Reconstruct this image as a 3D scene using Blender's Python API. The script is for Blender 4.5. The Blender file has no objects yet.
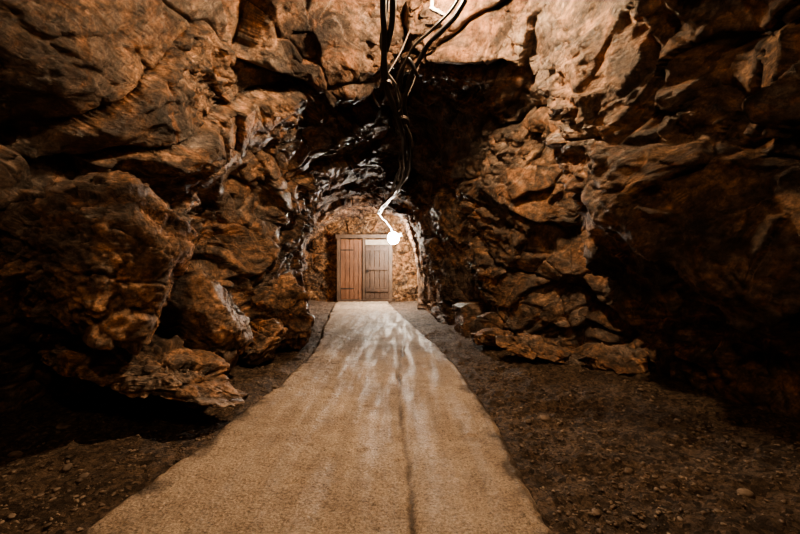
import bpy, bmesh, math, random
import numpy as np
from mathutils import Vector, Matrix

random.seed(4)
SC = bpy.context.scene
COL = SC.collection

# ------------------------------------------------------------------ numpy noise
def _h(ix, iy, iz, seed):
    n = (ix.astype(np.int64)*73856093) ^ (iy.astype(np.int64)*19349663) ^ (iz.astype(np.int64)*83492791) ^ (seed*2654435761)
    n &= 0xFFFFFFFF
    n = ((n ^ (n >> 16))*0x45d9f3b) & 0xFFFFFFFF
    n = ((n ^ (n >> 16))*0x45d9f3b) & 0xFFFFFFFF
    n = n ^ (n >> 16)
    return (n & 0xFFFFFF)/float(0xFFFFFF)

def vnoise(p, seed=0):
    f = np.floor(p); t = p-f; t = t*t*t*(t*(t*6-15)+10)
    i = f.astype(np.int64); r = 0
    for dx in (0, 1):
        wx = t[:, 0] if dx else 1-t[:, 0]
        for dy in (0, 1):
            wy = t[:, 1] if dy else 1-t[:, 1]
            for dz in (0, 1):
                wz = t[:, 2] if dz else 1-t[:, 2]
                r = r + wx*wy*wz*_h(i[:, 0]+dx, i[:, 1]+dy, i[:, 2]+dz, seed)
    return r*2-1

def fbm(p, scale, octv=4, seed=0, gain=.5):
    a = 1; s = 0; q = p/scale
    for k in range(octv):
        s = s+a*vnoise(q+k*17.3, seed+k); a *= gain; q = q*2.03
    return s

def ridged(p, scale, octv=4, seed=0, gain=.5):
    a = 1; s = 0; q = p/scale
    for k in range(octv):
        s = s+a*(1-2*np.abs(vnoise(q+k*11.7, seed+k))); a *= gain; q = q*2.1
    return s

def facets(p, scale, seed=0, M=None, warp=.25):
    q = p if M is None else p@M
    q = q/scale
    w = np.stack([fbm(q, 1.1, 2, seed+50), fbm(q, 1.1, 2, seed+60), fbm(q, 1.1, 2, seed+70)], 1)
    q = q+w*warp
    i = np.floor(q).astype(np.int64)
    F1 = np.full(len(q), 9.); F2 = F1.copy(); H = np.zeros(len(q))
    for dx in (-1, 0, 1):
        for dy in (-1, 0, 1):
            for dz in (-1, 0, 1):
                c = i+np.array([dx, dy, dz])
                rx = _h(c[:, 0], c[:, 1], c[:, 2], seed); ry = _h(c[:, 0], c[:, 1], c[:, 2], seed+1); rz = _h(c[:, 0], c[:, 1], c[:, 2], seed+2)
                d = q-(c+np.stack([rx, ry, rz], 1))
                D = np.sqrt((d*d).sum(1))
                g0 = _h(c[:, 0], c[:, 1], c[:, 2], seed+3)*2-1
                g1 = _h(c[:, 0], c[:, 1], c[:, 2], seed+4)*2-1
                g2 = _h(c[:, 0], c[:, 1], c[:, 2], seed+5)*2-1
                o = _h(c[:, 0], c[:, 1], c[:, 2], seed+6)*2-1
                hh = o*.55+(g0*d[:, 0]+g1*d[:, 1]+g2*d[:, 2])*1.1
                new = D < F1
                F2 = np.where(new, F1, np.minimum(F2, D))
                H = np.where(new, hh, H)
                F1 = np.where(new, D, F1)
    return H, F2-F1

def aniso(ax, ang, sc):
    R = np.array(Matrix.Rotation(ang, 3, ax))
    return R@np.diag([1/s for s in sc])

def gauss(P, c, r):
    d = (P-np.array(c))/np.array(r)
    return np.exp(-(d*d).sum(1))

# ------------------------------------------------------------------ mesh helpers
def mesh_np(name, V, F, mat=None, smooth=True):
    me = bpy.data.meshes.new(name)
    V = np.asarray(V, dtype=np.float32); F = np.asarray(F, dtype=np.int32)
    k = F.shape[1]
    me.vertices.add(len(V)); me.vertices.foreach_set('co', V.ravel())
    me.loops.add(F.size); me.loops.foreach_set('vertex_index', F.ravel())
    me.polygons.add(len(F))
    me.polygons.foreach_set('loop_start', np.arange(0, F.size, k, dtype=np.int32))
    me.polygons.foreach_set('loop_total', np.full(len(F), k, dtype=np.int32))
    me.update(calc_edges=True); me.validate()
    if smooth:
        me.polygons.foreach_set('use_smooth', np.ones(len(me.polygons), dtype=bool))
    o = bpy.data.objects.new(name, me); COL.objects.link(o)
    if mat: me.materials.append(mat)
    return o

def grid_faces(nr, nc):
    a = np.arange(nr*nc).reshape(nr, nc)
    return np.stack([a[:-1, :-1].ravel(), a[:-1, 1:].ravel(), a[1:, 1:].ravel(), a[1:, :-1].ravel()], 1)

def box(name, cx, cy, cz, sx, sy, sz, mat, parent=None, bev=.006, rot=None):
    bm = bmesh.new(); bmesh.ops.create_cube(bm, size=1)
    bmesh.ops.scale(bm, vec=(sx, sy, sz), verts=bm.verts)
    if bev: bmesh.ops.bevel(bm, geom=bm.edges[:], offset=bev, segments=2, affect='EDGES')
    if rot: bmesh.ops.rotate(bm, matrix=rot, verts=bm.verts)
    bmesh.ops.translate(bm, vec=(cx, cy, cz), verts=bm.verts)
    me = bpy.data.meshes.new(name); bm.to_mesh(me); bm.free()
    o = bpy.data.objects.new(name, me); COL.objects.link(o); me.materials.append(mat)
    if parent: o.parent = parent
    return o

def cyl(name, p, axis, r, l, mat, parent=None, seg=24, r2=None):
    bm = bmesh.new()
    bmesh.ops.create_cone(bm, cap_ends=True, segments=seg, radius1=r, radius2=r if r2 is None else r2, depth=l)
    q = Vector((0, 0, 1)).rotation_difference(Vector(axis))
    bmesh.ops.rotate(bm, matrix=q.to_matrix(), verts=bm.verts)
    bmesh.ops.translate(bm, vec=p, verts=bm.verts)
    me = bpy.data.meshes.new(name); bm.to_mesh(me); bm.free()
    o = bpy.data.objects.new(name, me); COL.objects.link(o); me.materials.append(mat)
    if parent: o.parent = parent
    return o

def empty(name, loc=(0, 0, 0)):
    e = bpy.data.objects.new(name, None); COL.objects.link(e); e.empty_display_size = .1
    return e

# ------------------------------------------------------------------ materials
class NT:
    def __init__(s, name):
        s.m = bpy.data.materials.new(name); s.m.use_nodes = True
        s.t = s.m.node_tree; s.t.nodes.clear()
        s.out = s.n('ShaderNodeOutputMaterial'); s.b = s.n('ShaderNodeBsdfPrincipled')
        s.l(s.b.outputs[0], s.out.inputs[0])
        tc = s.n('ShaderNodeTexCoord'); s.co = tc.outputs['Object']
    def n(s, t, **k):
        x = s.t.nodes.new(t)
        for a, b in k.items(): setattr(x, a, b)
        return x
    def l(s, a, b): s.t.links.new(a, b)
    def map(s, scale=(1, 1, 1), rot=(0, 0, 0), src=None):
        m = s.n('ShaderNodeMapping'); m.inputs['Scale'].default_value = scale; m.inputs['Rotation'].default_value = rot
        s.l(src or s.co, m.inputs[0]); return m.outputs[0]
    def noise(s, sc, det=6, rough=.6, dist=0, src=None, kind='FBM'):
        x = s.n('ShaderNodeTexNoise'); x.noise_type = kind; x.inputs['Scale'].default_value = sc; x.inputs['Detail'].default_value = det
        x.inputs['Roughness'].default_value = rough; x.inputs['Distortion'].default_value = dist
        s.l(src or s.co, x.inputs['Vector']); return x.outputs['Fac']
    def vor(s, sc, feature='F1', src=None, rnd=1, out='Distance'):
        x = s.n('ShaderNodeTexVoronoi'); x.feature = feature; x.inputs['Scale'].default_value = sc
        x.inputs['Randomness'].default_value = rnd
        s.l(src or s.co, x.inputs['Vector']); return x.outputs[out]
    def ramp(s, f, stops):
        r = s.n('ShaderNodeValToRGB'); e = r.color_ramp.elements
        while len(e) < len(stops): e.new(.5)
        for i, (p, c) in enumerate(stops):
            e[i].position = p; e[i].color = (c, c, c, 1) if isinstance(c, (int, float)) else (*c, 1)
        s.l(f, r.inputs[0]); return r.outputs[0]
    def mix(s, f, a, b, mode='MIX'):
        x = s.n('ShaderNodeMix', data_type='RGBA', blend_type=mode)
        for i, v in ((0, f), (6, a), (7, b)):
            if isinstance(v, (int, float)): x.inputs[i].default_value = v if i == 0 else (v, v, v, 1)
            elif isinstance(v, tuple): x.inputs[i].default_value = (*v, 1)
            else: s.l(v, x.inputs[i])
        return x.outputs[2]
    def math(s, op, a, b=0):
        x = s.n('ShaderNodeMath', operation=op)
        for i, v in enumerate((a, b)):
            if isinstance(v, (int, float)): x.inputs[i].default_value = v
            else: s.l(v, x.inputs[i])
        return x.outputs[0]
    def bump(s, h, strength, dist, nrm=None):
        x = s.n('ShaderNodeBump'); x.inputs['Strength'].default_value = strength; x.inputs['Distance'].default_value = dist
        s.l(h, x.inputs['Height'])
        if nrm: s.l(nrm, x.inputs['Normal'])
        return x.outputs[0]
    def fin(s, col=None, rough=None, nrm=None, metal=None, spec=None):
        for k, v in (('Base Color', col), ('Roughness', rough), ('Normal', nrm), ('Metallic', metal), ('Specular IOR Level', spec)):
            if v is None: continue
            if isinstance(v, (int, float)): s.b.inputs[k].default_value = v
            elif isinstance(v, tuple): s.b.inputs[k].default_value = (*v, 1)
            else: s.l(v, s.b.inputs[k])
        return s.m

def rock_mat(name, tint=(1, 1, 1), wet=.75, greyamt=.8):
    t = NT(name)
    strat = t.map((1, .6, 1.4), (.5, .3, .2))
    big = t.noise(.95, 6, .68, .6, strat)
    c = t.ramp(big, [(.35, (.024, .018, .016)), (.44, (.11, .072, .048)), (.50, (.31, .190, .115)), (.555, (.070, .048, .036)), (.63, (.38, .245, .150)), (.71, (.08, .056, .044))])
    g2 = t.noise(1.4, 6, .68, .8)
    grey = t.ramp(g2, [(.46, 0), (.56, 1)])
    c = t.mix(t.math('MULTIPLY', grey, greyamt), c, t.ramp(t.noise(5, 5, .72), [(.40, (.036, .032, .032)), (.6, (.19, .165, .148))]))
    rust = t.ramp(t.noise(2.2, 6, .7, 1.0), [(.54, 0), (.65, 1)])
    c = t.mix(t.math('MULTIPLY', rust, .55), c, (.37, .185, .088))
    ver = t.noise(3.0, 6, .68, .5, strat, 'RIDGED_MULTIFRACTAL')
    fine = t.ramp(t.noise(9, 7, .84), [(.36, .27), (.5, .94), (.62, 1.9)])
    c = t.mix(1, c, fine, 'MULTIPLY')
    pale = t.ramp(t.noise(6, 7, .85, .3), [(.60, 0), (.67, 1)])
    c = t.mix(t.math('MULTIPLY', pale, .5), c, (.54, .42, .31))
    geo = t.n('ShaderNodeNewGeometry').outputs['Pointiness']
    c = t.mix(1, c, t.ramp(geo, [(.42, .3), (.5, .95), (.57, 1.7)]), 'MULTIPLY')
    c = t.mix(1, c, tint, 'MULTIPLY')
    nb = t.bump(ver, .55, .05)
    nb = t.bump(t.noise(7, 8, .76, .1, strat), .95, .07, nb)
    nb = t.bump(t.vor(26, 'F1', t.map((1, .6, 1.6), (.4, .8, .1))), .5, .015, nb)
    # the rock is damp near the mouth of the gallery; sheen cut deeper in against lamp glare
    sx = t.n('ShaderNodeSeparateXYZ'); t.l(t.co, sx.inputs[0])
    mr = t.n('ShaderNodeMapRange'); t.l(sx.outputs[1], mr.inputs[0])
    mr.inputs[1].default_value = 6.0; mr.inputs[2].default_value = 9.5; mr.inputs[3].default_value = 1; mr.inputs[4].default_value = .12
    damp = mr.outputs[0]
    r = t.ramp(g2, [(.40, .6), (.58, .32)])
    r = t.math('MAXIMUM', r, t.math('SUBTRACT', .85, t.math('MULTIPLY', damp, .55)))
    return t.fin(c, r, nb, spec=t.math('MULTIPLY', damp, wet))

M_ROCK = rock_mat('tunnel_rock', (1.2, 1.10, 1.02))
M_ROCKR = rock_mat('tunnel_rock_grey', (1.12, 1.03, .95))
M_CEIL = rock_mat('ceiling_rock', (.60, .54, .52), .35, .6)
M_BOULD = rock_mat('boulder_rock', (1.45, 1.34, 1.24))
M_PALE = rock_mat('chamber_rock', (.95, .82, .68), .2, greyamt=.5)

def path_mat():
    t = NT('worn_concrete')
    base = t.ramp(t.noise(1.6, 7, .75, .1), [(.3, (.27, .20, .147)), (.5, (.42, .325, .243)), (.7, (.54, .43, .33))])
    streak = t.ramp(t.noise(1.6, 4, .6, .1, t.map((7, .35, 1))), [(.35, .86), (.65, 1.07)])
    c = t.mix(1, base, streak, 'MULTIPLY')
    grain = t.ramp(t.noise(75, 4, .9), [(.38, .45), (.5, .98), (.62, 1.45)])
    c = t.mix(1, c, grain, 'MULTIPLY')
    pit = t.ramp(t.noise(30, 4, .7), [(.31, .4), (.39, 1)])
    c = t.mix(1, c, pit, 'MULTIPLY')
    chips = t.ramp(t.vor(38), [(.10, 1), (.16, 0)])
    sm = t.ramp(t.noise(5, 5, .7), [(.48, 0), (.55, 1)])
    c = t.mix(t.math('MULTIPLY', t.math('MULTIPLY', chips, sm), .7), c, (.62, .53, .43))
    grit = t.ramp(t.noise(2.2, 7, .8, .2), [(.53, 0), (.64, 1)])
    c = t.mix(t.math('MULTIPLY', grit, .4), c, (.16, .115, .083))
    at = t.n('ShaderNodeAttribute'); at.attribute_name = 'dirt'
    c = t.mix(at.outputs['Fac'], c, (.045, .032, .025))
    nb = t.bump(t.noise(14, 7, .85), .8, .02)
    nb = t.bump(t.vor(60), .6, .008, nb)
    r = t.ramp(t.noise(2.0, 5, .65, .4, t.map((3.2, .3, 1))), [(.42, .40), (.54, .75)])
    return t.fin(c, r, nb, spec=.4)
M_PATH = path_mat()

def ground_mat():
    t = NT('gravel_earth')
    c = t.ramp(t.noise(2.2, 7, .8), [(.3, (.065, .045, .033)), (.55, (.145, .10, .070)), (.75, (.235, .168, .12))])
    g = t.ramp(t.vor(38, out='Color'), [(.2, .45), (.9, 1.7)])
    c = t.mix(1, c, g, 'MULTIPLY')
    c = t.mix(1, c, t.ramp(t.noise(60, 5, .9), [(.38, .4), (.62, 1.7)]), 'MULTIPLY')
    nb = t.bump(t.noise(9, 8, .85), 1, .06)
    nb = t.bump(t.vor(38), -1, .03, nb)
    return t.fin(c, .7, nb, spec=.4)
M_GRD = ground_mat()

def peb_mat():
    t = NT('pebble_stone')
    c = t.ramp(t.noise(8, 3, .6), [(.35, (.08, .058, .044)), (.5, (.17, .122, .09)), (.68, (.34, .26, .19))])
    return t.fin(c, .7)
M_PEB = peb_mat()

def wood_mat(name, a, b):
    t = NT(name)
    g = t.noise(5, 7, .7, .6, t.map((9, 3, .7)))
    c = t.ramp(g, [(.3, a), (.65, b)])
    c = t.mix(1, c, t.ramp(t.noise(2.2, 4, .6), [(.3, .55), (.7, 1.2)]), 'MULTIPLY')
    return t.fin(c, .6, t.bump(g, .5, .01))
M_WOOD = wood_mat('door_wood', (.09, .038, .020), (.25, .115, .058))
M_WOOD2 = wood_mat('door_wood_dark', (.045, .026, .017), (.11, .062, .037))
M_FRAME = wood_mat('frame_wood', (.06, .036, .023), (.14, .085, .053))
t = NT('lintel_plaster'); M_PLAS = t.fin(t.ramp(t.noise(9, 6, .7), [(.3, (.25, .20, .15)), (.7, (.42, .36, .29))]), .8, t.bump(t.noise(30, 6, .7), .5, .01))
t = NT('iron'); M_IRON = t.fin(t.ramp(t.noise(20, 5, .7), [(.4, (.015, .013, .012)), (.7, (.05, .03, .02))]), .6, t.bump(t.noise(60, 4), .3, .003), metal=.2)
t = NT('cable_rubber'); M_CAB = t.fin(t.ramp(t.noise(14, 5, .7), [(.4, (.005, .005, .006)), (.75, (.016, .014, .013))]), .38, None, spec=.45)
t = NT('cable_grey'); M_CABG = t.fin(t.ramp(t.noise(14, 5, .7), [(.4, (.035, .031, .028)), (.75, (.09, .08, .07))]), .5, None)
t = NT('enamel_white'); M_WH = t.fin(t.ramp(t.noise(14, 5, .7), [(.4, (.45, .42, .38)), (.75, (.7, .67, .6))]), .5)
def emis(name, col, s):
    m = bpy.data.materials.new(name); m.use_nodes = True; nt = m.node_tree; nt.nodes.clear()
    o = nt.nodes.new('ShaderNodeOutputMaterial'); e = nt.nodes.new('ShaderNodeEmission')
    e.inputs[0].default_value = (*col, 1); e.inputs[1].default_value = s
    nt.links.new(e.outputs[0], o.inputs[0]); return m

# ------------------------------------------------------------------ tunnel shell
SEC = [
 (-2.2, [-2.5,-2.5,-2.5,-2.4,-2.1], (-1.2,3.4), (0,3.7), (1.2,3.4), [2.1,2.3,2.5,2.6,2.6]),
 (0.0, [-2.7,-2.7,-2.6,-2.5,-2.2], (-1.3,3.5), (0,3.9), (1.3,3.5), [2.3,2.6,2.8,2.9,3.0]),
 (1.5, [-3.0,-2.9,-2.6,-2.4,-2.1], (-1.3,3.6), (0,4.05), (1.3,3.6), [2.2,2.45,2.6,2.95,3.1]),
 (2.4, [-3.0,-2.9,-2.55,-2.3,-1.95], (-1.2,3.6), (.1,4.05), (1.25,3.6), [1.95,2.12,2.25,2.7,2.95]),
 (3.1, [-2.7,-2.6,-2.35,-2.2,-1.85], (-1.15,3.55), (.12,4.0), (1.2,3.5), [1.62,1.74,1.85,2.4,2.65]),
 (3.6, [-2.5,-2.4,-2.25,-2.15,-1.75], (-1.1,3.5), (.15,3.9), (1.15,3.45), [1.5,1.64,1.8,2.3,2.5]),
 (4.05,[-2.25,-2.2,-2.15,-2.1,-1.65], (-1.0,3.25), (.15,3.6), (1.05,3.2), [1.65,2.0,2.2,2.38,2.42]),
 (4.4, [-2.1,-2.1,-2.1,-2.05,-1.6], (-.95,3.05), (.15,3.28), (1.0,3.0), [1.6,1.95,2.15,2.25,2.3]),
 (4.9, [-1.9,-1.95,-2.0,-1.95,-1.52], (-.9,3.25), (.15,3.5), (.9,3.15), [1.35,1.6,1.85,1.95,2.0]),
 (5.5, [-1.75,-1.8,-1.9,-1.85,-1.48], (-.85,3.3), (.1,3.6), (.85,3.2), [1.15,1.35,1.5,1.6,1.65]),
 (6.3, [-1.75,-1.8,-1.87,-1.8,-1.45], (-.8,3.2), (0,3.45), (.75,3.1), [.98,1.15,1.27,1.32,1.32]),
 (8.0, [-1.95,-2.0,-2.02,-1.95,-1.6], (-1.0,2.85), (-.3,3.1), (.4,2.8), [.6,.8,.9,.95,.95]),
 (9.6, [-2.4,-2.45,-2.45,-2.35,-1.95], (-1.35,2.65), (-.6,2.8), (.1,2.6), [.36,.54,.62,.62,.62]),
 (10.6,[-2.9,-2.95,-3.0,-2.85,-2.35], (-1.6,2.62), (-.8,2.72), (.0,2.55), [.28,.48,.55,.55,.55]),
 (11.6,[-3.1,-3.25,-3.3,-3.1,-2.7], (-1.8,2.8), (-1.0,2.9), (-.1,2.75), [.28,.48,.55,.55,.55]),
 (13.3,[-3.1,-3.25,-3.3,-3.1,-2.7], (-1.8,2.8), (-1.0,2.9), (-.1,2.75), [.28,.48,.55,.55,.55]),
]
ZS = [-.25,.5,1.1,1.75,2.4]
def cr(Pk, tk, t):
    Pk = np.asarray(Pk, float); tk = np.asarray(tk, float)
    m = np.gradient(Pk, tk, axis=0)*.85
    i = np.clip(np.searchsorted(tk, t)-1, 0, len(tk)-2)
    h = tk[i+1]-tk[i]; u = (t-tk[i])/h
    sh = (-1,)+(1,)*(Pk.ndim-1)
    u = u.reshape(sh); h = h.reshape(sh)
    return (2*u**3-3*u**2+1)*Pk[i]+(u**3-2*u**2+u)*h*m[i]+(-2*u**3+3*u**2)*Pk[i+1]+(u**3-u**2)*h*m[i+1]
prof = []
for y, L, a, b, c, R in SEC:
    prof.append([(L[k], ZS[k] if y < 9 else min(ZS[k], ZS[k]*.93)) for k in range(5)]+[a, b, c]+[(R[k], ZS[4-k] if y < 9 else ZS[4-k]*.93) for k in range(5)])
prof = np.array(prof); sy = np.array([s[0] for s in SEC])
ys = np.concatenate([np.arange(-2.2, 1, .08), np.arange(1, 4.6, .0115), np.arange(4.6, 8, .018), np.arange(8, 13.31, .035)])
PR = cr(prof, sy, ys)
d = np.linalg.norm(np.diff(prof.mean(0), axis=0), axis=1); tk = np.concatenate([[0], np.cumsum(d)]); tk /= tk[-1]
NC = 760
uu = np.linspace(0, 1, NC)
PC = cr(np.transpose(PR, (1, 0, 2)), tk, uu)
PC = np.transpose(PC, (1, 0, 2))
NR = len(ys)
P = np.stack([PC[:, :, 0], np.repeat(ys[:, None], NC, 1), PC[:, :, 1]], 2)
gu = np.gradient(P, axis=1); gv = np.gradient(P, ys, axis=0)
N = np.cross(gu, gv); N /= np.linalg.norm(N, axis=2, keepdims=True)+1e-9
cen = P.mean(1, keepdims=True)
sgn = np.sign(((cen-P)*N).sum(2).mean()); N *= sgn
Pf = P.reshape(-1, 3); Nf = N.reshape(-1, 3)

A1 = aniso('X', .65, (1, 1.9, .8))
A2 = aniso('X', -.4, (1, 1.7, .6))
A3 = aniso('X', .5, (1.2, 1.5, .55))
def rockdisp(p):
    wq = p+np.stack([fbm(p, .9, 3, 5), fbm(p, .9, 3, 6), fbm(p, .9, 3, 7)], 1)*.10
    H1, E1 = facets(wq, 1.05, 11, A1, .2)
    H2, E2 = facets(wq, .44, 21, A2, .15)
    H3, E3 = facets(wq, .17, 31, A3, .15)
    H4, E4 = facets(p, .07, 35, A3, .15)
    m2 = np.clip(.50+1.0*fbm(p, 1.1, 2, 95), .12, 1)
    m3 = np.clip(.5+1.2*fbm(p, .7, 2, 96), .2, 1.2)
    d = .22*H1+.13*H2*m2+.055*H3*m3+.018*H4*m3
    d -= .10*np.exp(-(E1/.035)**2)
    d -= .04*np.exp(-(E2/.045)**2)*m2
    d += .09*fbm(p, 1.4, 3, 41)
    d += .008*fbm(p, .2, 4, 42, .65)
    d += .009*ridged(p, .09, 3, 43, .6)*m3
    return d
D = rockdisp(Pf)
wr = np.clip((Pf[:, 0]-1.1)/.5, 0, 1)*np.clip((4.0-Pf[:, 1])/.5, 0, 1)
sc_ = ridged(Pf+.15*np.stack([fbm(Pf, .5, 2, 1), fbm(Pf, .5, 2, 2), fbm(Pf, .5, 2, 3)], 1), .5, 3, 77, .45)
D = D*(1-.4*wr)+wr*.11*sc_
for c, r, a in [
    ((-2.3,2.9,1.85),(.5,.7,.18),-.26),
    ((-2.1,2.8,2.35),(.5,.8,.22),.14),
    ((-1.9,3.6,2.1),(.6,.6,.35),.16),
    ((-2.0,4.4,1.2),(.5,.55,.5),-.18),
    ((1.9,2.8,1.55),(.6,.6,.7),.18),
    ((2.1,4.2,1.3),(.5,.28,.9),-.28),
    ((1.6,3.2,2.7),(.5,.5,.4),.1),
    ((1.6,5.4,.7),(.5,.6,.4),.1),
    ((2.4,2.6,.4),(.7,.8,.4),-.22),
    ((-2.6,2.6,.2),(.6,.9,.4),-.3),
]:
    D += a*gauss(Pf, c, r)
fade = np.where(Pf[:, 1] > 7, np.clip(1.0-(Pf[:, 1]-7)*.13, .5, 1), 1.)
Q = Pf+Nf*(D*fade)[:, None]
Q[:, 1] += .05*fbm(Pf, .5, 3, 88)*np.clip((13-Pf[:, 1]), 0, 1)
Q[:, 2] += .05*fbm(Pf, .4, 3, 89)
QG = Q.reshape(NR, NC, 3)

def strip(name, c0, c1, mat):
    sub = QG[:, c0:c1+1]
    return mesh_np(name, sub.reshape(-1, 3), grid_faces(NR, c1-c0+1), mat)
iL = int(NC*.385); iR = int(NC*.615)
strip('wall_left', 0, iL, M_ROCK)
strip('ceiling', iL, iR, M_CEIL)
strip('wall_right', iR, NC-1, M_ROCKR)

def endwall(name, y, x0, x1, z1, face, mat, amp=.09):
    nx, nz = 200, 150
    X, Z = np.meshgrid(np.linspace(x0, x1, nx), np.linspace(-.25, z1, nz))
    p = np.stack([X.ravel(), np.full(X.size, y), Z.ravel()], 1)
    H, E = facets(p, .8, 61, None, .4); H2, E2 = facets(p, .25, 62, None, .4)
    p[:, 1] += face*(amp*H+.02*H2+.05*fbm(p, .35, 5, 63, .55))
    return mesh_np(name, p, grid_faces(nz, nx), mat)
endwall('wall_back', 13.18, -3.8, 1.1, 3.3, -1, M_PALE, .06)
endwall('wall_front', -2.1, -3.2, 3.4, 4.3, 1, M_ROCK)

# ------------------------------------------------------------------ floor & path
EL = [(-120,700),(72,534),(160,472),(230,420),(283,381),(313,352),(325,325),(331,310),(336,302.5)]
ER = [(640,700),(556,534),(529,480),(504,433),(475,388),(446,353),(417,328),(399,312),(388,302.5)]
HC = 1.1
def gp(px):
    y = HC*400/(px[1]-267); return ((px[0]-400)*y/400, y)
L = np.array([gp(p) for p in EL]); R_ = np.array([gp(p) for p in ER])
def xl(y): return np.interp(y, L[:, 1], L[:, 0])
def xr(y): return np.interp(y, R_[:, 1], R_[:, 0])
def smoothx(f, y):
    s = 0
    for o, w in ((-.5, .2), (-.25, .2), (0, .2), (.25, .2), (.5, .2)):
        s = s+w*f(np.maximum(y+o*np.clip((y-1)*.6, 0, 1), -3))
    return s
yy = np.concatenate([np.arange(-2, 1.2, .06), np.arange(1.2, 5, .012), np.arange(5, 12.8, .04)])
nx = 190
lx = smoothx(xl, yy); rx = smoothx(xr, yy)
rx = np.where(yy < 1.2, np.maximum(rx, .55), rx)
yv3 = np.stack([yy, yy*0, yy*0], 1)
lx = lx+.025*fbm(yv3, .5, 3, 3)+.018*fbm(yv3, .09, 3, 4); rx = rx+.014*fbm(yv3, .7, 3, 5)+.010*fbm(yv3, .08, 3, 6)
s = np.linspace(0, 1, nx)
X = lx[:, None]+(rx-lx)[:, None]*s[None]; Y = np.repeat(yy[:, None], nx, 1)
p = np.stack([X.ravel(), Y.ravel(), np.zeros(X.size)], 1)
z = .005*fbm(p, .5, 3, 200)+.004*fbm(p, .07, 3, 201, .7)
cx = .03+.03*np.sin(p[:, 1]*1.3)+.016*fbm(p*np.array([0, 1, 0]), .25, 4, 7, .6)
cw = .010+.003*p[:, 1]
ck = np.exp(-((p[:, 0]-cx)/cw)**2)*np.clip((6.5-p[:, 1])*.7, 0, 1)*np.clip(.75+.6*fbm(p, .3, 2, 8), .25, 1)
z -= .018*ck
S2 = np.abs(np.tile(s, len(yy))*2-1)
z -= .03*np.clip((S2-.955)/.045, 0, 1)**1.5
dirt = np.clip(ck*.9+.8*np.clip((S2-.90+.10*fbm(p, .18, 4, 55, .6))/.10, 0, 1)**1.3, 0, .92)
p[:, 2] = z
Vp = p.reshape(len(yy), nx, 3)
lo = Vp[:, :1].copy(); lo[:, :, 2] = -.12; lo[:, :, 0] -= .02
hi = Vp[:, -1:].copy(); hi[:, :, 2] = -.12; hi[:, :, 0] += .02
Vp = np.concatenate([lo, Vp, hi], 1)
dg = dirt.reshape(len(yy), nx); dg = np.concatenate([dg[:, :1], dg, dg[:, -1:]], 1)
po = mesh_np('concrete_path', Vp.reshape(-1, 3), grid_faces(len(yy), nx+2), M_PATH)
at = po.data.attributes.new('dirt', 'FLOAT', 'POINT'); at.data.foreach_set('value', dg.ravel().astype(np.float32))

gy = np.concatenate([np.arange(-2.2, 1, .06), np.arange(1, 5, .016), np.arange(5, 13.3, .05)])
gx = np.linspace(-3.6, 3.3, 430)
GX, GY = np.meshgrid(gx, gy)
g = np.stack([GX.ravel(), GY.ravel(), np.zeros(GX.size)], 1)
def groundz(g):
    l = np.interp(g[:, 1], yy, lx); r = np.interp(g[:, 1], yy, rx)
    dist = np.maximum(l-g[:, 0], g[:, 0]-r)
    z = -.035+.03*fbm(g, .5, 4, 301)+.014*fbm(g, .1, 4, 302, .65)
    z += .13*np.clip((dist-.35)/1.4, 0, 1)**1.5
    z = np.where(dist < .06, np.minimum(z, -.045), z)
    z = np.where((dist >= .06)&(dist < .25), np.minimum(z, -.045+(dist-.06)*.25+.01), z)
    return z, dist
g[:, 2], _ = groundz(g)
mesh_np('floor', g, grid_faces(len(gy), len(gx)), M_GRD)

bm = bmesh.new(); bmesh.ops.create_icosphere(bm, subdivisions=2, radius=1)
IV = np.array([v.co[:] for v in bm.verts]); IF = np.array([[v.index for v in f.verts] for f in bm.faces]); bm.free()
rng = np.random.default_rng(5)
cnt = 7000
px_ = rng.uniform(-2.4, 2.4, cnt*3); py_ = 1.3+rng.uniform(0, 1, cnt*3)**1.6*6
c = np.stack([px_, py_, px_*0], 1)
cz, cd = groundz(c)
keep = (cd > .03)&(fbm(c, .5, 3, 9)+rng.uniform(-1, 1, len(c)) > -.1)&(c[:, 0] < 2.5-.16*(c[:, 1]-1.3)); c = c[keep][:cnt]; cz = cz[keep][:cnt]
VV = []; FF = []
for k in range(len(c)):
    r = .004+.010*rng.random()**3.
    if rng.random() < .008: r = rng.uniform(.016, .032)
    dirs = IV*np.array([rng.uniform(.8, 1.3), rng.uniform(.7, 1.2), rng.uniform(.4, .8)])
    dirs = dirs*(1+.3*np.sin(IV@rng.uniform(-4, 4, 3)+rng.random()*6))[:, None]
    a = rng.random()*6.28; ca, sa = math.cos(a), math.sin(a)
    dirs = dirs@np.array([[ca, sa, 0], [-sa, ca, 0], [0, 0, 1]])
    VV.append(dirs*r+np.array([c[k, 0], c[k, 1], cz[k]+r*.2])); FF.append(IF+k*len(IV))
mesh_np('loose_gravel', np.concatenate(VV), np.concatenate(FF), M_PEB, False)

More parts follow.
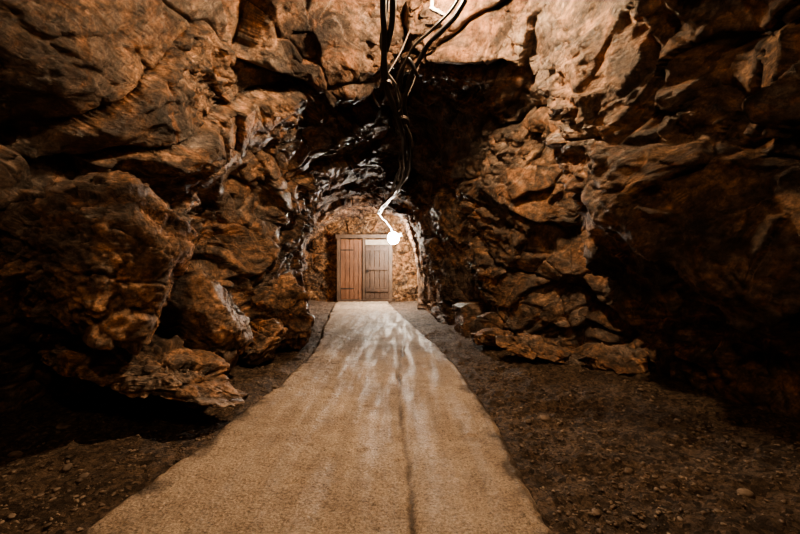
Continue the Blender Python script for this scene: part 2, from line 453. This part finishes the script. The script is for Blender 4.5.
# ------------------------------------------------------------------ boulders
bm = bmesh.new(); bmesh.ops.create_icosphere(bm, subdivisions=7, radius=1)
BV = np.array([v.co[:] for v in bm.verts]); BF = np.array([[v.index for v in f.verts] for f in bm.faces])
bm.free()
bm = bmesh.new(); bmesh.ops.create_icosphere(bm, subdivisions=6, radius=1)
BV2 = np.array([v.co[:] for v in bm.verts]); BF2 = np.array([[v.index for v in f.verts] for f in bm.faces]); bm.free()
def boulder(name, loc, size, seed, rot=(0, 0, 0), planes=15, mat=None, hi=False):
    B, F = (BV, BF) if hi else (BV2, BF2)
    B = B/np.linalg.norm(B, axis=1, keepdims=True)
    rg = np.random.default_rng(seed)
    n = rg.normal(size=(planes, 3)); n /= np.linalg.norm(n, axis=1, keepdims=True)
    dk = rg.uniform(.58, .95, planes)
    dots = B@n.T
    rr = np.where(dots > .05, dk/np.maximum(dots, .05), 9)
    kk = 55.
    r = -np.log(np.exp(-kk*np.minimum(rr, 3)).sum(1)+math.exp(-kk*1.15))/kk
    v = B*r[:, None]*np.array(size)
    v = v@np.array(Matrix.Rotation(rot[0], 3, 'X')@Matrix.Rotation(rot[1], 3, 'Y')@Matrix.Rotation(rot[2], 3, 'Z')).T+np.array(loc)
    H, E = facets(v, .3, seed+5, A2, .2); H2, E2 = facets(v, .12, seed+9, A3, .2); H3, E3 = facets(v, .05, seed+13, A3, .2)
    s_ = min(1, max(size)/.5)
    dd = s_*(.06*H-.02*np.exp(-(E/.06)**2)+.024*H2+.009*H3+.010*fbm(v, .2, 4, seed)+.006*ridged(v, .05, 3, seed))
    v = v+B*dd[:, None]
    return mesh_np(name, v, F, mat or M_BOULD)
boulder('boulder', (-2.18, 2.80, 1.18), (.78, .60, .68), 3, (.2, .3, .2), hi=True)
boulder('boulder', (-2.05, 3.0, .44), (.95, .50, .15), 8, (.02, .32, .1), hi=True)
boulder('boulder', (-1.82, 3.75, .52), (.48, .50, .50), 12, (.3, .2, .6))
boulder('boulder', (-1.66, 4.7, .28), (.30, .4, .34), 17, (0, .2, .3))
boulder('boulder', (-1.68, 5.5, .45), (.40, .5, .58), 22, (0, 0, .3))
boulder('boulder', (1.72, 4.75, .10), (.62, .3, .12), 28, (.1, .22, -.3))
boulder('boulder', (1.25, 5.6, .10), (.35, .35, .17), 31, (0, .15, .4))
boulder('boulder', (2.25, 4.2, .12), (.42, .3, .14), 36, (.1, .1, .2))
boulder('boulder', (-1.40, 3.4, .0), (.15, .10, .06), 40, (0, 0, .5))
boulder('boulder', (-1.62, 3.35, .03), (.24, .15, .09), 44, (0, .1, .2))

# ------------------------------------------------------------------ door
D1 = empty('door_1')
yd = 12.95
x0, x1 = -2.03, -.25
zt = 2.05
box('post_left', x0+.05, yd, zt/2, .11, .16, zt, M_FRAME, D1)
box('post_right', x1-.05, yd, zt/2, .11, .16, zt, M_FRAME, D1)
box('lintel', (x0+x1)/2, yd, zt+.04, x1-x0+.1, .18, .12, M_FRAME, D1)
box('mullion', -1.17, yd+.0, zt/2, .07, .12, zt, M_FRAME, D1)
box('transom_panel', -.74, yd+.03, 1.90, .76, .06, .16, M_PLAS, D1)
box('threshold', (x0+x1)/2, yd, .02, x1-x0, .2, .07, M_FRAME, D1)
def planks(tag, a, b, z0, z1, n, mat, y):
    w = (b-a)/n
    for k in range(n):
        box(f'{tag}_plank_{k+1}', a+w*(k+.5), y+random.uniform(-.006, .006), (z0+z1)/2, w-.012, .04, z1-z0, mat, D1, .004)
planks('left', x0+.11, -1.21, .06, 1.99, 5, M_WOOD, yd+.03)
planks('right', -1.13, x1-.11, .06, 1.81, 5, M_WOOD2, yd+.03)
for z_ in (.35, 1.05, 1.68):
    box('ledge_right', (-1.13+x1-.11)/2, yd-.01, z_, .74, .04, .11, M_WOOD2, D1)
for z_ in (.4, 1.65):
    box('strap_hinge', x0+.32, yd-.0, z_, .42, .012, .045, M_IRON, D1, .002)
box('lock_plate', -1.05, yd-.02, 1.0, .06, .02, .16, M_IRON, D1, .003)
cyl('handle', (-1.04, yd-.06, 1.02), (0, 1, 0), .014, .09, M_IRON, D1)
box('handle_bar', -1.0, yd-.1, 1.02, .12, .018, .022, M_IRON, D1, .004)

# ------------------------------------------------------------------ lamps
def lamp(name, p, up, watts, col, r=.05, arm=.12, glow=60, gcol=None):
    e = empty(name)
    p = Vector(p); up = Vector(up).normalized()
    cyl('lamp_base', p+up*(r+.065), up, .045, .07, M_WH, e)
    cyl('lamp_collar', p+up*(r+.02), up, .034, .03, M_IRON, e)
    cyl('lamp_bracket', p+up*(r+.10+arm/2), up, .012, arm, M_IRON, e)
    bm = bmesh.new(); bmesh.ops.create_icosphere(bm, subdivisions=3, radius=r)
    bmesh.ops.translate(bm, vec=p, verts=bm.verts)
    me = bpy.data.meshes.new('bulb'); bm.to_mesh(me); bm.free()
    o = bpy.data.objects.new('bulb', me); COL.objects.link(o); o.parent = e
    me.materials.append(emis(name+'_glow', gcol or col, glow))
    l = bpy.data.lights.new('bulb_light', 'POINT'); l.energy = watts; l.color = col; l.shadow_soft_size = r*1.15
    lo_ = bpy.data.objects.new('bulb_light', l); COL.objects.link(lo_); lo_.location = p; lo_.parent = e
    return e
lamp('tunnel_lamp', (-.19, 11.5, 1.93), (.75, .1, .35), 480, (1, .80, .58), .17, .2, 200, (1, .95, .86))
lamp('rear_fill_lamp', (.30, 3.35, 3.50), (0, 0, 1), 900, (1, .71, .44), .05, .3)
lamp('rear_fill_lamp', (-.2, -.4, 3.3), (0, 0, 1), 150, (1, .71, .44), .055, .35)  # unseen fill light added behind the camera to lift the dark near rock

# ------------------------------------------------------------------ cables
CB = empty('electric_cable_bundle')
def ip(x, y, d): return ((x-400)*d/400, d, HC+(267-y)*d/400)
def cable(name, pts, r, mat, wob=0, seed=0):
    pts = np.array(pts); t = np.arange(len(pts)); q = np.linspace(0, len(pts)-1, len(pts)*10)
    C = cr(pts, t, q)
    if wob:
        C = C+wob*np.stack([fbm(C, .35, 2, seed), fbm(C, .35, 2, seed+1), fbm(C, .35, 2, seed+2)], 1)
    cu = bpy.data.curves.new(name, 'CURVE'); cu.dimensions = '3D'; cu.bevel_depth = r; cu.bevel_resolution = 4
    sp = cu.splines.new('POLY'); sp.points.add(len(C)-1)
    for i, v in enumerate(C): sp.points[i].co = (*v, 1)
    cu.materials.append(mat)
    o = bpy.data.objects.new(name, cu); COL.objects.link(o); o.parent = CB
main = [ip(384,-60,3.0), ip(384,0,3.15), ip(383,50,3.4), ip(386,85,3.7), ip(396,115,4.0), ip(404,145,4.5), ip(404,170,5.2), ip(395,192,6.3), ip(381,207,8.0), ip(378,213,9.6), ip(386,221,10.8), ip(393,231,11.5)]
m2 = [ip(391,-60,3.0), ip(392,0,3.15), ip(388,45,3.4), ip(384,80,3.7), ip(393,110,4.0), ip(408,135,4.45), ip(410,165,5.1), ip(399,190,6.2), ip(384,206,7.8), ip(380,212,9.2)]
m3 = [ip(475,-30,3.1), ip(465,2,3.25), ip(448,25,3.4), ip(425,50,3.6), ip(410,75,3.8), ip(404,105,4.05), ip(408,128,4.4), ip(402,160,5.0), ip(396,188,6.1), ip(383,206,7.9), ip(380,212,9.0)]
m4 = [ip(470,-30,3.1), ip(455,8,3.25), ip(432,30,3.4), ip(412,52,3.6), ip(399,80,3.8), ip(398,108,4.1), ip(411,140,4.5), ip(407,166,5.2), ip(398,190,6.4)]
cable('cable_1', main, .026, M_CAB, .02, 1)
cable('cable_2', m2, .026, M_CAB, .025, 11)
cable('cable_3', m3, .022, M_CAB, .02, 21)
cable('cable_4', m4, .012, M_CABG, .03, 31)
cable('cable_5', [ip(388,-40,3.05), ip(389,5,3.2), ip(380,40,3.4), ip(390,75,3.65), ip(401,100,3.95), ip(397,130,4.3), ip(409,155,4.9), ip(404,180,5.9), ip(386,204,7.8)], .012, M_CABG, .03, 41)
cable('cable_6', [ip(415,75,3.75), ip(404,60,3.7), ip(397,95,4.0), ip(407,130,4.4), ip(400,165,5.1), ip(392,195,6.6)], .019, M_CAB, .03, 51)
for (a, b) in ((ip(385,78,3.66), ip(410,30,3.85)), (ip(399,112,4.02), ip(420,62,4.1)), (ip(405,160,4.95), ip(405,105,5.2)), (ip(383,206,7.8), ip(383,165,7.9))):
    cable('hanger_wire', [a, tuple((np.array(a)+np.array(b))/2+np.array([.02, 0, 0])), b], .006, M_IRON)
for q in (ip(386,84,3.7), ip(403,120,4.1), ip(404,160,4.9)):
    cyl('clip', q, (0, .3, 1), .055, .03, M_IRON, CB)
box('ceiling_bracket', *ip(438, 12, 3.5), .16, .03, .03, M_IRON, CB, .004, Matrix.Rotation(.5, 3, 'Y'))
box('ceiling_bracket_stem', *ip(432, -8, 3.55), .025, .025, .3, M_IRON, CB, .004)

# ------------------------------------------------------------------ world / camera
w = bpy.data.worlds.new('cave_dark'); SC.world = w; w.use_nodes = True
w.node_tree.nodes['Background'].inputs[0].default_value = (.02, .015, .012, 1)
w.node_tree.nodes['Background'].inputs[1].default_value = .1
cam = bpy.data.cameras.new('camera'); cam.lens = 18; cam.sensor_width = 36; cam.clip_start = .05
co = bpy.data.objects.new('camera', cam); COL.objects.link(co); co.location = (0, 0, HC); co.rotation_euler = (math.radians(90), 0, 0)
SC.camera = co
SC.view_settings.view_transform = 'AgX'
SC.view_settings.look = 'AgX - Medium High Contrast'
SC.view_settings.exposure = 0.85
